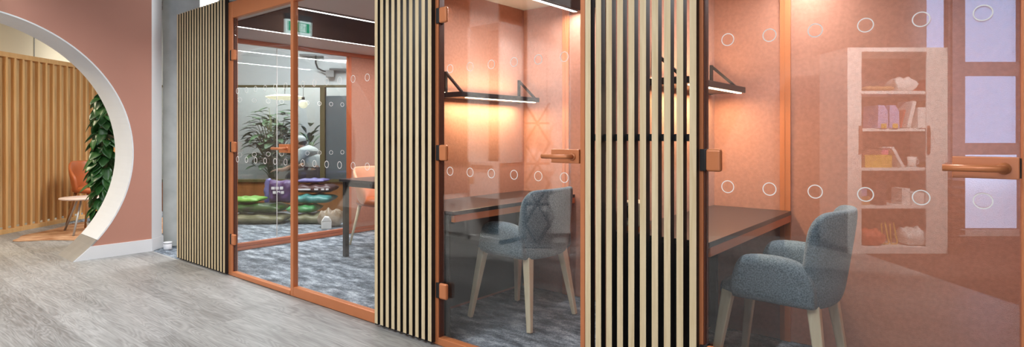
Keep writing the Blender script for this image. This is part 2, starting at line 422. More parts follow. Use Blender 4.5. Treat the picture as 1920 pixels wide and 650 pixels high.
# ------------------------------------------------------------------ booth building blocks
def decal_rings(parent, xs, z, y, r=.0235, name='decal_ring'):
    for x in xs:
        MB().ring((x,y,z), r-.0033, r, -.0004, .0004, 44).build(name, M['decal'], parent)
def hinge(parent, x, z, y=GY):
    h = MB().box(x-.002,x+.056,y-.030,y-.007,z-.0425,z+.0425).build('hinge', M['copper'], parent, bevel=.010, seg=3)
    MB().box(x-.026,x-.003,y-.027,y+.012,z-.041,z+.041).tube([(x-.007,y-.018,z-.040),(x-.007,y-.018,z+.040)], .010, 10).build('hinge_knuckle', M['rubber'], h, bevel=.002)
    return h
def door_handle(parent, xr, z=1.033, y=GY):
    """plate from xr-.145 to xr, lever pointing to the left"""
    h = MB().box(xr-.150,xr,y-.024,y-.006,z-.031,z+.031).build('handle', M['copper'], parent, bevel=.002)
    MB().tube([(xr-.034,y-.024,z-.001),(xr-.034,y-.050,z-.001),(xr-.037,y-.060,z-.001),(xr-.046,y-.066,z-.001),(xr-.187,y-.066,z-.001)], .0095, 14)\
        .lathe([(.0,0),(.019,0),(.019,.004),(.0,.004)], (0,0,0)).build('lever', M['copper'], h) if False else None
    mb = MB().tube([(xr-.034,y-.022,z-.001),(xr-.034,y-.052,z-.001),(xr-.0365,y-.060,z-.001),(xr-.044,y-.066,z-.001),(xr-.171,y-.066,z-.001)], .0100, 16)
    mb.tube([(xr-.034,y-.023,z-.001),(xr-.034,y-.029,z-.001)], .017, 20)
    mb.build('lever', M['copper'], h)
    MB().box(xr+.001,xr+.006,y-.014,y+.004,z-.028,z+.028).build('latch', M['rubber'], h)
    return h
def slat_panel(parent, x0, n, pitch, wid=.0266, dpt=.036, yf=2.11, z0=.012, z1=2.225):
    p = MB(); c = MB()
    for i in range(n):
        x = x0 + i*pitch
        p.box(x, x+wid, yf, yf+.0016, z0+.008, z1)
        c.box(x+.0004, x+wid-.0004, yf+.0017, yf+dpt, z0, z1)
    s = p.build('slat_panel', M['oak'], parent)
    c.build('slat_core', M['black'], s)
    L = x0 + (n-1)*pitch + wid
    for z in (.075, 1.117, 2.15):
        MB().box(x0+.005, L-.004, yf+dpt-.010, yf+dpt+.004, z-.014, z+.014).build('cross_bar', M['blackmetal'], s)
    return s

def phone_booth(hx, wl, dx, label, nslat_x0):
    """hx: hinge line of the door; wl: inner face of the left wall"""
    t = thing('phone_booth', label, 'phone booth', (hx, GY, 0))
    loc = Vector((hx, GY, 0))
    def put(o): o.location = -loc; return o
    XR = hx + .955
    # shell
    put(MB().box(wl-.04, wl, 2.185, 3.44, 0, 2.065).build('side_wall', M['felt'], t))
    put(MB().box(XR, XR+.026, 2.185, 3.44, 0, 2.065).build('side_wall', M['felt'], t))
    bt = hx - .062
    put(MB().box(wl, XR, 3.405, 3.44, 0, 2.065).build('back_wall', M['felt'], t))
    put(MB().box(bt-.006, bt+.048, 3.392, 3.4045, 0, 2.065).box(bt+.016,bt+.020,3.389,3.392,0,2.065).build('wall_trim', M['copper'], t))
    put(MB().box(wl-.04, XR+.026, 2.185, 3.44, 2.066, 2.11).build('ceiling_panel', M['podceil'], t))
    put(MB().box(hx+.078, XR-.22, 2.25, 3.388, 1.995, 2.0655).build('ceiling_recess', M['poddark'], t))
    # frame round the door
    f = MB()
    f.box(hx-.058, hx-.014, 2.140, 2.185, 0, 2.20)             # left jamb
    f.box(hx+.888, hx+.912, 2.140, 2.185, 0, 2.20)             # right jamb
    f.box(hx-.014, hx+.888, 2.141, 2.184, 2.085, 2.20)         # head
    f.box(hx-.014, hx+.888, 2.138, 2.184, 0, .04)              # threshold
    f.box(wl-.04, hx-.058, 2.152, 2.184, 2.085, 2.20).box(wl-.04, hx-.058, 2.152, 2.184, 0, .04)
    fr = put(f.build('door_frame', M['copper'], t, bevel=.003))
    s = MB().box(hx-.0138, hx-.0085, 2.146, 2.180, .04, 2.085).build('seal', M['seal'], fr)
    # fixed glass behind the slats
    put(MB().box(wl-.01, hx-.064, GY, GY+.008, .04, 2.085).build('fixed_glass', M['glass_side'], t))
    # door leaf
    d = put(MB().box(hx-.007, hx+.884, GY-.005, GY+.005, .048, 2.078).build('glass_door', M['glass'], t))
    tag(d, 'clear glass door leaf with copper hinges and two rows of white rings', None, None, None)
    for z in (.294, 1.033, 1.769): hinge(d, hx, z)
    door_handle(d, hx+.884)
    xs = [hx+dx+.1463*k for k in range(6)]
    decal_rings(d, xs, 1.480, GY-.0062); decal_rings(d, xs, .936, GY-.0062)
    put(slat_panel(t, nslat_x0, 10, .0514))
    return t

def wall_shelf(wl, label):
    t = thing('wall_shelf', label, 'shelf', (wl, 2.93, 1.38), 0, 'lit shelves in the phone booths')
    y0, y1, dep = 2.53-2.93, 3.325-2.93, .205
    MB().box(.004, dep, y0, y1, -.016, .016).build('shelf_board', M['blackmetal'], t, bevel=.002)
    for y in (2.585-2.93, 3.335-2.93):
        b = MB().box(.001,.016,y-.009,y+.009,-.018,.155)
        b.bar((.012,y,.146),(.150,y,.020),.016,.014)
        b.box(.004,.16,y-.009,y+.009,.0165,.022)
        b.build('bracket', M['blackmetal'], t)
    MB().box(dep-.03, dep-.012, y0+.06, y1-.03, -.0205, -.0165).build('light_strip', M['ledwarm'], t)
    MB().box(.006, .012, y0+.03, y1-.06, .0165, .022).build('light_strip', M['ledwarm'], t)
    return t
def shelf_lights(wl):
    for (dz, rx, e) in ((-.035, 0, 6.5), (.045, PI, 2.2)):
        l = bpy.data.lights.new('shelf_light', 'AREA'); l.shape = 'RECTANGLE'; l.size = .05; l.size_y = .72; l.energy = e; l.color = (1,.74,.46)
        o = bpy.data.objects.new('shelf_light', l); COL.objects.link(o); o.location = (wl+.085, 2.93, 1.38+dz); o.rotation_euler = (rx,0,0)

def booth_desk(wl, xe, label):
    t = thing('desk', label, 'desk', (wl, 2.8, 0), 0, 'black desks built into the phone booths')
    a, b = 2.19-2.8, 3.388-2.8
    W = xe - wl
    MB().box(.002, W, a, b, .693, .715).build('desktop', M['desk'], t, bevel=.0015)
    MB().box(W-.028, W-.004, a+.02, b, .655, .6925).build('apron', M['copper'], t)
    MB().box(.016, W-.03, a+.004, a+.016, .02, .6925).build('front_panel', M['black'], t)
    MB().box(.003, .014, a+.004, b-.004, .02, .6925).build('dark_sheet', M['desk'], t)  # black sheet added to make the wall below the desk dark
    for q in (a+.06, b-.10): MB().box(.02,.05,q,q+.04,0,.6925).build('leg', M['black'], t)
    return t

def rrect(w, h, r, n=4):
    pts = []
    for cx, cy, a0 in ((w/2-r,h/2-r,0),(-w/2+r,h/2-r,PI/2),(-w/2+r,-h/2+r,PI),(w/2-r,-h/2+r,1.5*PI)):
        for k in range(n+1):
            a = a0 + PI/2*k/n; pts.append((cx+r*math.cos(a), cy+r*math.sin(a)))
    return pts

def armchair(label, loc, rotz=0):
    """faces -x; seat pad, two puffy arms, wrapped back, four splayed oak legs"""
    t = thing('armchair', label, 'chair', loc, rotz, 'blue grey armchairs in the phone booths')
    mb = MB(); loops = []
    for x, sw, sh, zc in ((-.215,.34,.04,.425),(-.21,.38,.06,.43),(-.18,.40,.085,.437),(0,.42,.09,.44),(.15,.42,.09,.44),(.20,.36,.08,.44),(.21,.28,.05,.44)):
        loops.append([Vector((x, a, zc+b)) for a, b in rrect(sw, sh, min(sh*.45,.05))])
    mb.loft(loops); mb.build('seat', M['fabric'], t, subd=1)
    # arms
    for s in (-1, 1):
        mb = MB(); loops = []
        prof = ((-.130,.08,.05,.485),(-.127,.125,.078,.495),(-.113,.165,.096,.503),(-.095,.190,.104,.509),(-.03,.204,.108,.512),(.06,.206,.108,.511),(.125,.194,.104,.504),(.165,.170,.098,.492),(.190,.13,.085,.475),(.198,.08,.06,.46))
        for x, hh, ww, zc in prof:
            ring = []
            for a, b in rrect(ww, hh, ww*.46):
                xx = x - .022*max(0, .5-b/hh)*max(0, min(1, (.0-x)/.1))   # front edge rakes forward at the bottom
                ring.append(Vector((xx, s*(.215+a), zc+b)))
            loops.append(ring)
        mb.loft(loops); mb.build('armrest', M['fabric'], t, subd=1)
    # back: wrapped, leaning shell
    mb = MB(); loops = []; nU = 18
    for i in range(nU+1):
        u = -1 + 2*i/nU; au = abs(u)
        ang = u*1.02
        endk = max(0, (au-.86)/.14)
        th = .078*(1-.55*endk**2)
        top = .815 - .012*au**2 - .16*max(0,au-.72)**1.5*2.4 - .02*endk
        bot = .40 + .03*endk
        loop = []
        for a, b in rrect(1, 1, .22, 3):
            z = bot + (b+.5)*(top-bot)
            k = (z-.38)/.42
            lean = .078*k
            rx = .165 + lean*.95; ry = .272 + lean*.10
            cx, cy = .045 + rx*math.cos(ang), ry*math.sin(ang)
            nx, ny = math.cos(ang)/rx, math.sin(ang)/ry; q = math.hypot(nx, ny)
            tt = th*(1-.28*max(0,k))
            loop.append(Vector((cx + nx/q*a*tt, cy + ny/q*a*tt, z)))
        loops.append(loop)
    mb.loft(loops); mb.build('backrest', M['fabric'], t, subd=1)
    for sx, sy in ((-1,-1),(-1,1),(1,-1),(1,1)):
        mb = MB(); mb.bar((sx*.175,sy*.172,.425),(sx*.234,sy*.232,.0),.050,.050,.029,.029)
        mb.build('leg', M['oakleg'], t, bevel=.006, seg=3)
    return t

# ------------------------------------------------------------------ two phone booths
phone_booth(-2.265, -2.69, .063, 'narrow orange felt phone booth with glass door in the middle of the row', -2.790)
phone_booth(-.814, -1.25, .073, 'wide nearest orange phone booth at the right end of the row', -1.332)
wall_shelf(-2.69, 'black lit shelf on brackets on the orange wall of the middle booth'); shelf_lights(-2.69)
wall_shelf(-1.25, 'black lit shelf half hidden behind the open slats of the right booth'); shelf_lights(-1.25)
booth_desk(-2.69, -2.222, 'black desk with orange apron along the wall of the middle booth')
booth_desk(-1.25, -.823, 'black desk with orange apron in the right booth, partly behind slats')
armchair('blue grey armchair with its back turned, in the middle booth', (-2.245,2.83,0))
armchair('blue grey armchair seen from the side, in the right booth', (-.735,2.83,0))
# booth ceiling lights
def ceiling_led(x, y0, y1, label, z=1.9948):
    t = thing('ceiling_light', label, 'ceiling light', (x, (y0+y1)/2, z), 0, 'linear lights in the booth ceilings')
    L = (y1-y0)/2
    MB().box(-.014,.014,-L,L,-.012,-.002).build('diffuser', M['led'], t)
    MB().box(-.018,.018,-L-.004,L+.004,-.002,.0).box(-.018,-.0145,-L,L,-.011,-.002).box(.0145,.018,-L,L,-.011,-.002).build('housing', M['grey_plastic'], t)
    l = bpy.data.lights.new('booth_light','AREA'); l.shape='RECTANGLE'; l.size=.03; l.size_y=(y1-y0)*.97; l.energy=E_LED*(y1-y0); l.color=(.97,.98,1)
    o = bpy.data.objects.new('booth_light', l); COL.objects.link(o); o.location=(x,(y0+y1)/2,z-.016)
    return t
E_LED = 11
ceiling_led(-2.207, 2.27, 3.37, 'white linear ceiling light strip in the middle booth')
ceiling_led(-.744, 2.27, 3.37, 'white linear ceiling light strip in the right booth')
# small device on the right desk, seen between the slats
t = thing('desk_speaker', 'small grey speaker with a wooden case on the desk behind the slats', 'speaker', (-1.188, 2.275, .7152), 0)
MB().box(-.045,.045,-.04,.07,.02,.125).build('case', M['oakleg'], t, bevel=.008)
MB().box(-.040,.040,-.046,-.0405,.045,.12).build('front_grille', M['grey_plastic'], t, bevel=.002)
MB().tube([(0,-.05,.083),(0,-.0462,.083)], .026, 24).build('dial', M['black'], t)
MB().box(-.045,.045,-.04,.07,.0,.0198).build('base', M['copper'], t)

# ------------------------------------------------------------------ large meeting booth
PX0, PX1 = -5.65, -2.80          # inner faces
PYB = 4.62
t = thing('meeting_booth', 'large far glass meeting booth with copper frame left of the slats', 'meeting booth', (-4.25, GY, 0))
OFF = -Vector((-4.25, GY, 0))
def put(o): o.location = OFF; return o
put(MB().box(PX0-.05, PX0, 3.93, PYB+.04, .06, 2.03).build('side_wall', M['felt'], t))
put(MB().box(PX1, PX1+.035, 2.185, PYB+.04, 0, 2.075).build('side_wall', M['felt'], t))
put(MB().box(PX0, PX1, PYB, PYB+.04, 0, 2.075).build('back_wall', M['felt'], t))
put(MB().box(PX0-.05, PX1+.035, 2.185, PYB+.04, 2.0755, 2.12).build('ceiling_panel', M['podceil'], t))
put(MB().box(-4.962, -3.945, 2.24, PYB-.03, 2.062, 2.075).build('ceiling_recess', M['poddark'], t))
put(MB().box(-4.66+.9,-4.66+1.4, 4.0, 4.02, 2.058, 2.0618).build('vent_slot', M['black'], t)) if False else None
# side frame and glass (left side of the booth)
r = MB()
r.box(PX0-.055, PX0+.005, 2.185, PYB, 0, .03).box(PX0-.055, PX0+.0, 2.185, PYB, .034, .066).box(PX0-.055,PX0+.005,2.185,PYB,2.033,2.0745)
r.box(PX0-.055, PX0+.004, 3.915, 3.945, .066, 2.033)
put(r.build('side_frame', M['copper_dark'], t, bevel=.003))
g1 = put(MB().box(PX0-.032, PX0-.024, 2.19, 3.055, .066, 2.033).build('side_glass', M['glass_side'], t))
g2 = put(MB().box(PX0-.032, PX0-.024, 3.062, 3.915, .066, 2.033).build('side_glass', M['glass_side'], t))
put(MB().box(PX0-.031, PX0-.025, 3.0555, 3.0615, .066, 2.033).build('glass_joint', M['decal'], t))
for k in range(9):
    y = 2.67 + .1462*k
    for z in (1.478, .936):
        rg = MB(); n = 36; loops = []
        for q in range(n+1):
            a = 2*PI*q/n; dd = Vector((0, math.cos(a), math.sin(a))); c = Vector((PX0-.022, y, z))
            loops.append([c+dd*.0202, c+dd*.0235, c+dd*.0235+Vector((.0008,0,0)), c+dd*.0202+Vector((.0008,0,0))])
        rg.loft(loops, False, True, False); rg.build('decal_ring', M['decal'], g1 if y < 3.05 else g2)
# front frame
f = MB()
f.box(-4.742,-4.672,2.140,2.185,0,2.20)
f.box(-3.785,-3.748,2.138,2.178,0,2.20)
f.box(-4.672,-2.83,2.141,2.184,2.068,2.20)
f.box(-3.748,-2.83,2.139,2.184,0,.066)
f.box(-2.83,-2.80,2.153,2.185,0,2.20)
f.box(PX0-.055,-4.742,2.152,2.184,0,.06).box(PX0-.055,-4.742,2.152,2.184,2.068,2.20)
f.box(PX0-.055,PX0-.0,2.152,2.184,.06,2.068)
put(f.build('front_frame', M['copper'], t, bevel=.004))
put(MB().box(-3.747,-2.83,GY-.005,GY+.005,.066,2.068).build('fixed_glass', M['glass'], t))
fx = t.children[-1]
decal_rings(fx, [-3.650+.1458*k for k in range(6)], 1.480, GY-.0062); decal_rings(fx, [-3.650+.1458*k for k in range(6)], .936, GY-.0062)
d = put(MB().box(-4.664,-3.792,GY-.005,GY+.005,.036,2.064).build('glass_door', M['glass'], t))
tag(d, 'wide clear glass door leaf with copper hinges and lever', None, None, None)
MB().box(-4.668,-3.788,2.136,2.176,.003,.036).build('bottom_rail', M['copper'], d, bevel=.003)
MB().box(-4.6715,-4.668,2.15,2.178,.0,2.066).build('seal', M['seal'], d)
for z in (.294, 1.034, 1.769): hinge(d, -4.675, z)
door_handle(d, -3.790)
decal_rings(d, [-4.610+.1462*k for k in range(6)], 1.480, GY-.0062); decal_rings(d, [-4.610+.1462*k for k in range(6)], .936, GY-.0062)
put(slat_panel(t, -5.695, 18, .0547, wid=.0270))
put(MB().box(PX0-.055,-4.75,2.1855,2.189,0.06,2.066).build('slat_backing', M['black'], t))
ceiling_led(-4.985, 2.24, 4.55, 'left white linear ceiling light in the large meeting booth', 2.0750)
ceiling_led(-3.925, 2.24, 4.55, 'right white linear ceiling light in the large meeting booth', 2.0750)

# meeting table and orange chair
t = thing('meeting_table', 'black meeting table with thin legs in the large booth', 'table', (-4.665, 3.12, 0))
MB().box(0,1.5,0,.98,.698,.722).build('table_top', M['desk'], t, bevel=.002)
MB().box(.03,1.47,.03,.95,.655,.6978).build('apron', M['blackmetal'], t)
for x,y in ((.025,.025),(1.435,.025),(.025,.915),(1.435,.915)):
    MB().box(x,x+.042,y,y+.042,0,.6978).build('leg', M['blackmetal'], t, bevel=.002)
def shell_chair(name, label, loc, rotz, mat, leg, S=1.0, mat_in=None):
    """moulded shell chair facing +x with an opening cut between arm and seat"""
    t = thing(name, label, 'chair', loc, rotz)
    mb = MB(); loops = []; nU = 24
    for i in range(nU+1):
        u = -1+2*i/nU; au = abs(u); ang = PI + u*1.75
        top = .80 - .20*max(0,(au-.35)/.65)**1.4
        bot = .43
        loop = []
        for a, b in rrect(1,1,.3,3):
            z = bot + (b+.5)*(top-bot); k = (z-.43)/.37
            rx = .20+.06*k; ry = .21+.055*k
            cx, cy = .0+rx*math.cos(ang)-.02*k, ry*math.sin(ang)
            nx, ny = math.cos(ang)/rx, math.sin(ang)/ry; q = math.hypot(nx,ny)
            loop.append(Vector((cx+nx/q*a*.045, cy+ny/q*a*.045, z))*S)
        loops.append(loop)
    mb.loft(loops); mb.build('shell', mat, t, subd=1)
    MB().ball((.02*S,0,.445*S),(.235*S,.225*S,.048*S),20,10,.6).build('seat', mat_in or mat, t)
    for sx, sy in ((-1,-1),(-1,1),(1,-1),(1,1)):
        mb = MB(); mb.tube([(sx*.15*S,sy*.15*S,.415*S),(sx*.225*S,sy*.22*S,0)], [.019*S,.011*S], 10); mb.build('leg', leg, t)
    return t
shell_chair('shell_chair', 'peach leather shell chair with pale wood legs at the meeting table', (-4.855,3.75,0), 0, M['leather_soft'], M['oakleg'], 1.0, M['leather'])

# ------------------------------------------------------------------ round-arch room
LATS = -5.81
t = thing('slatted_screen', 'warm timber board screen with battens seen through the round archway', 'screen', G(LATS, 7.2), YAW)
mb = MB()
for k in range(-7, 16):
    y = (6.632 + .1128*k) - 7.2
    mb.box(-.060,-.040, y+.004, y+.1085, .075, 2.05)
mb.build('backing_board', M['timber'], t)
mb = MB()
for k in range(-7, 17):
    y = (6.632 + .1128*k) - 7.2
    mb.box(-.040, .0, y-.014, y+.014, .05, 2.03)
mb.build('batten', M['timber_edge'], t)
y0, y1 = 6.632-.1128*7-7.2-.05, 6.632+.1128*16-7.2+.03
MB().box(-.062,.004,y0,y1,2.03,2.085).build('top_rail', M['timber_edge'], t)
MB().box(-.055,.012,y0,y1,0,.05).build('bottom_rail', M['timber_edge'], t)

t = shell_chair('tub_chair', 'burnt orange leather chair behind the side table and climbing plant', G(-5.26,7.28,.0072), YAW-.5, M['leather'], M['walnut'], 1.0)
t = thing('side_table', 'small round pale side table on splayed metal legs', 'table', G(-4.98,6.72), YAW)
MB().lathe([(0,.388),(.22,.388),(.245,.398),(.245,.406),(.24,.41),(0,.41)], n=40).build('table_top', M['leather_soft'] if False else principled('pale_pink_top',(.78,.62,.54),.4,noise=.02), t)
for a in (2.9, 5.0, .8):
    mb = MB(); mb.tube([(.10*math.cos(a),.10*math.sin(a),.388),(.30*math.cos(a),.30*math.sin(a),0.0075)], .011, 10); mb.build('leg', M['steel'], t)
rg = MB(); pts = []
for k in range(60):
    a = 2*PI*k/60; rr = (1+.05*math.sin(5*a)+.04*math.sin(9*a+1))
    pts.append((.80*rr*abs(math.cos(a))**.6*math.copysign(1,math.cos(a)), (.86)*rr*abs(math.sin(a))**.6*math.copysign(1,math.sin(a))))
o = rg.prism(pts, 0, .006).build('rug', M['rug'], None, loc=G(-4.74,6.98,.0005), rotz=YAW)
tag(o, 'rust and cream patterned rug under the side table', 'rug')

# ---- leaves
def leaf(mb, base, dirv, length, width, droop=.3, fold=.15, heart=False, up=Vector((0,0,1))):
    base = Vector(base); d = Vector(dirv).normalized()
    s = d.cross(up)
    if s.length < 1e-3: s = Vector((1,0,0))
    s.normalize(); n = s.cross(d).normalized()
    K = 6; rows = []
    for i in range(K+1):
        t = i/K
        w = math.sin(PI*min(1,t*.98+.02))**.8 if not heart else (math.sin(PI*(t*.86+.14))**.75*(1.25-.55*t))
        if i == K: w = .02
        c = base + d*length*t - Vector((0,0,1))*droop*length*t*t
        hw = width/2*w
        off = Vector((0,0,0)) if not (heart and i == 0) else -d*length*.10
        rows.append([c+s*hw+n*fold*hw+off, c+s*hw*.5+n*fold*hw*.35, c, c-s*hw*.5+n*fold*hw*.35, c-s*hw+n*fold*hw+off])
    vs = [p for r in rows for p in r]; fs = []
    for i in range(K):
        for j in range(4):
            fs.append((i*5+j, i*5+j+1, (i+1)*5+j+1, (i+1)*5+j))
    mb.add(vs, fs, True)

def thick(o, th=.0015):
    m = o.modifiers.new('thick','SOLIDIFY'); m.thickness = th
    return o

# climbing plant just inside the archway
t = thing('climbing_plant', 'tall green heart-leaved climbing plant at the edge of the archway', 'plant', G(-4.23,5.98), YAW)
MB().lathe([(0,0),(.12,0),(.15,.24),(.142,.24),(.135,.2),(0,.2)]).build('pot', M['pot'], t)
MB().lathe([(.001,.2),(.134,.2),(.134,.205),(.001,.205)]).build('soil', M['soil'], t)
MB().tube([(0,0,.2),(0,0,1.5)], .03, 10).build('moss_pole', M['stem'], t)
rnd = random.Random(3); mb = MB(); st = MB()
for i in range(190):
    z = .30 + 1.27*(i/190) + rnd.uniform(-.03,.03); a = rnd.uniform(0, 2*PI)
    k = 1 if z < 1.3 else max(.25, 1-(z-1.3)*2.2)
    r = rnd.uniform(.03,.10)*k
    p = Vector((r*math.cos(a), r*math.sin(a), z))
    st.tube([(0,0,z-.04),(r*.6*math.cos(a),r*.6*math.sin(a),z+.01),p], .003, 5)
    dv = Vector((math.cos(a)+rnd.uniform(-.5,.5), math.sin(a)+rnd.uniform(-.5,.5), rnd.uniform(-1.3,-.5)))
    L = rnd.uniform(.09,.14)
    leaf(mb, p, dv, L, L*.8, .25, .2, True, up=Vector((math.cos(a),math.sin(a),.6)).normalized())
thick(mb.build('leaves', M['leaf'], t)); st.build('stems', M['stem'], t)

# ------------------------------------------------------------------ space behind the large booth (seen through its side glass)
PD = 8.60
t = None
w = MB().box(-2.2,2.2,0,.08,1.876,CEIL)
struct('wall_above_partition', w, M['wallgrey'], loc=G(-3.6,PD), rotz=YAW)
wnd = MB()
wnd.box(-2.2,2.2,-.03,.05,1.845,1.876).box(-2.2,2.2,-.04,.06,.435,.475)
for lx in (-1.9, -1.0, 0.78, 2.1): wnd.box(lx-.035,lx+.035,-.03,.05,.475,1.845)
wo = struct('window_1', wnd, M['olive'], loc=G(-3.6,PD), rotz=YAW)
for a, b in ((-1.865,-1.035),(-.965,.745),(.815,2.065)):
    MB().box(a,b,.006,.012,.475,1.845).build('pane', M['glass_room'], wo)
MB().box(-2.2,2.2,-.005,.03,0,.435).build('lower_panel', M['brownpanel'], wo)
MB().box(.80,2.08,.02,.03,.475,1.72).build('blind', M['slate'], wo)
struct('wall_behind_partition', MB().box(-3,3,0,.08,0,CEIL), principled('grey_room_wall',(.27,.28,.28),.85,noise=.03,nscale=2), loc=G(-4.0,10.6), rotz=YAW)
# conduits and a light under the soffit
def wpt(px, py, dep): return G((px-960)/1080.79*dep, dep, HCAM-(py-254)/1080.79*dep)
t = thing('ceiling_conduit', 'grey conduits and bent cable on the pale wall above the partition', 'pipe', wpt(600,105,8.5))
o0 = wpt(600,105,8.5)
mb = MB()
mb.tube([wpt(p[0],p[1],8.54)-o0 for p in ((562,103),(600,104),(655,106))], .017, 8)
mb.tube([wpt(p[0],p[1],8.54)-o0 for p in ((618,130),(640,131),(655,131))], .02, 8)
mb.build('pipe', M['pipe'], t)
MB().tube([wpt(p[0],p[1],8.52)-o0 for p in ((592,104),(592,118),(596,128),(606,133),(612,134))], .012, 8).build('cable', M['rubber'], t)
MB().box(-.06,.06,-.02,.03,-.05,.05).build('junction_box', M['grey_plastic'], t, loc=wpt(619,138,8.52)-o0, rotz=YAW)
t = thing('ceiling_light', 'grey hanging linear light near the conduits behind the large booth', 'ceiling light', wpt(655,113,8.3), YAW+.15)
MB().box(-.35,.35,-.04,.04,0,.06).build('housing', M['grey_plastic'], t)
MB().box(-.34,.34,-.035,.035,-.012,-.001).build('diffuser', M['led'], t)
MB().tube([(-.25,0,.06),(-.25,0,CEIL-wpt(655,113,8.3).z)], .004, 6).tube([(.25,0,.06),(.25,0,CEIL-wpt(655,113,8.3).z)], .004, 6).build('cable', M['rubber'], t)
t = thing('duct_pipe', 'dark service pipes under the ceiling above the left slats', 'pipe', G(-4.75,8.2,CEIL-.12), YAW)
mb = MB()
for k in range(3): mb.tube([(-.9,.1*k,0-.05*k),(.9,.1*k,.0-.05*k)], .045-.008*k, 10)
mb.build('pipe', M['pipe'], t)

# pendants in the room behind the partition
p = wpt(534,183,9.3)
t = thing('pendant_lamp', 'glowing cream disc pendant lamp above the plants', 'lamp', p)
MB().lathe([(0,-.035),(.16,-.032),(.25,-.015),(.292,.006),(.285,.016),(.2,.038),(.08,.05),(0,.052)], n=40).build('lamp_shade', M['lampshade'], t)
MB().tube([(0,0,.05),(0,0,CEIL-p.z)], .004, 6).build('cord', M['rubber'], t)
p = wpt(568.5,195,8.95)
t = thing('pendant_lamp', 'small glowing opal globe pendant beside the disc lamp', 'lamp', p)
MB().ball((0,0,0), .067, 24, 14).build('globe', M['globe'], t)
MB().lathe([(0,.066),(.022,.066),(.022,.11),(0,.112)]).tube([(0,0,.11),(0,0,CEIL-p.z)], .003, 6).build('cord', M['rubber'], t)

# plants behind the partition
def lp(px, dep): return (px-960)/1080.79*dep
def big_plant(label, loc, n, lmin, lmax, h, spread, seed, upright=.2, wf=.52):
    t = thing('potted_plant', label, 'plant', loc)
    MB().lathe([(0,0),(.15,0),(.2,.34),(.19,.34),(.18,.3),(0,.3)]).build('pot', M['pot'], t)
    MB().lathe([(.001,.3),(.178,.3),(.178,.305),(.001,.305)]).build('soil', M['soil'], t)
    rnd = random.Random(seed); st = MB(); lf = MB()
    for i in range(n):
        a = rnd.uniform(0,2*PI); rr = spread*math.sqrt(rnd.random()); z = rnd.uniform(.45,1)*h*(1-.25*(rr/spread)**2)
        b = Vector((rr*.75*math.cos(a), rr*.75*math.sin(a), z))
        if i % 3 == 0: st.tube([(0,0,.3),(b.x*.4,b.y*.4,.3+(z-.3)*.6),b], [.012,.008,.004], 6)
        L = rnd.uniform(lmin,lmax)
        leaf(lf, b, (math.cos(a)+rnd.uniform(-.4,.4), math.sin(a)+rnd.uniform(-.4,.4), rnd.uniform(-.3,.6)+upright), L, L*wf, .35, .12)
    st.build('stems', M['stem'], t); thick(lf.build('leaves', M['leaf_dark'], t))
big_plant('bushy dark green plant behind the partition, left of the mullion', G(lp(511,9.95),9.95), 280, .15,.27, 1.66, .42, 5)
big_plant('taller-leaved plant behind the partition, under the globe lamp', G(lp(580,9.72),9.72), 30, .22,.33, 1.38, .13, 9, .9, .30)

# sacks stacked against the partition
def pillow(L, W, Hh, n=26, seed=0, wob=.12):
    rnd = random.Random(seed); ph = [rnd.uniform(0,6) for _ in range(6)]
    mb = MB(); loops = []
    for s in (1,):
        pass
    nu, nv = n, 16
    def pt(i, j, s):
        u = -1+2*i/nu; v = -1+2*j/nv
        e = (1-abs(u)**5)*(1-abs(v)**4)
        wv = 1+wob*math.sin(3*u*PI+ph[0]+2*v)+wob*.8*math.sin(4*v+ph[1]+5*u)
        wv += .07*math.sin(11*u+ph[4]+3*v)+.05*math.sin(9*v-6*u+ph[5])
        uu = u*(1+.03*math.sin(4*v+ph[2])); vv = v*(1+.04*math.sin(5*u+ph[3]))
        z = Hh*.5 + s*Hh*.5*(max(0,e)**.5)*(wv if s > 0 else 1)
        return Vector((uu*L/2, vv*W/2, z))
    vs = []; fs = []
    for s in (1,-1):
        o = len(vs)
        for i in range(nu+1):
            for j in range(nv+1): vs.append(pt(i,j,s))
        for i in range(nu):
            for j in range(nv):
                q = (o+i*(nv+1)+j, o+(i+1)*(nv+1)+j, o+(i+1)*(nv+1)+j+1, o+i*(nv+1)+j+1)
                fs.append(q if s > 0 else q[::-1])
    mb.add(vs, fs, True)
    return mb
def sack_at(label, lat, dep, z, L, W, Hh, mat, seed, tilt=(0,0,0), prints=None, name='compost_sack'):
    o = pillow(L, W, Hh, seed=seed).build(name, M[mat])
    o.location = G(lat, dep, z); o.rotation_euler = (tilt[0], tilt[1], YAW+tilt[2])
    tag(o, label, 'sack', 'sacks piled against the partition')
    if prints:
        mb = MB()
        for a,b,c,d in prints: mb.box(a,b,-W*.5-.012,-W*.5+.06,c,d)
        mb.build('print', M['print_white'], o)
    return o
def lp(px, dep): return (px-960)/1080.79*dep
sack_at('long grey olive sack lying at the bottom left of the pile', lp(487,7.5), 7.5, 0, .74,.42,.115, 's_olive', 1)
sack_at('long grey olive sack lying at the bottom right of the pile', lp(590,7.5), 7.5, 0, .54,.40,.115, 's_olive', 2)
sack_at('black and green striped sack lying second from the floor, left', lp(486,7.56), 7.56, .128, .72,.42,.11, 's_black', 3)
sack_at('green sack lying second from the floor under the teal sack', lp(572,7.56), 7.56, .128, .36,.42,.10, 's_green', 4)
sack_at('bright green crumpled sack on top of the black striped sack', lp(464,7.62), 7.62, .250, .40,.38,.07, 's_lime', 5)
sack_at('teal sack lying across the right of the pile', lp(590,7.62), 7.62, .243, .50,.40,.11, 's_teal', 6)
sack_at('maroon sack with a row of white print at the top of the pile', lp(594,7.70), 7.70, .370, .50,.36,.11, 's_maroon', 7, (0,0,0), [(-.2,-.02,.045,.062),(.03,.08,.045,.065),(.12,.16,.045,.065),(.18,.215,.045,.065)])
sack_at('blue violet sack lying topmost on the maroon sack', lp(588,7.74), 7.74, .500, .38,.30,.05, 's_blue', 8)
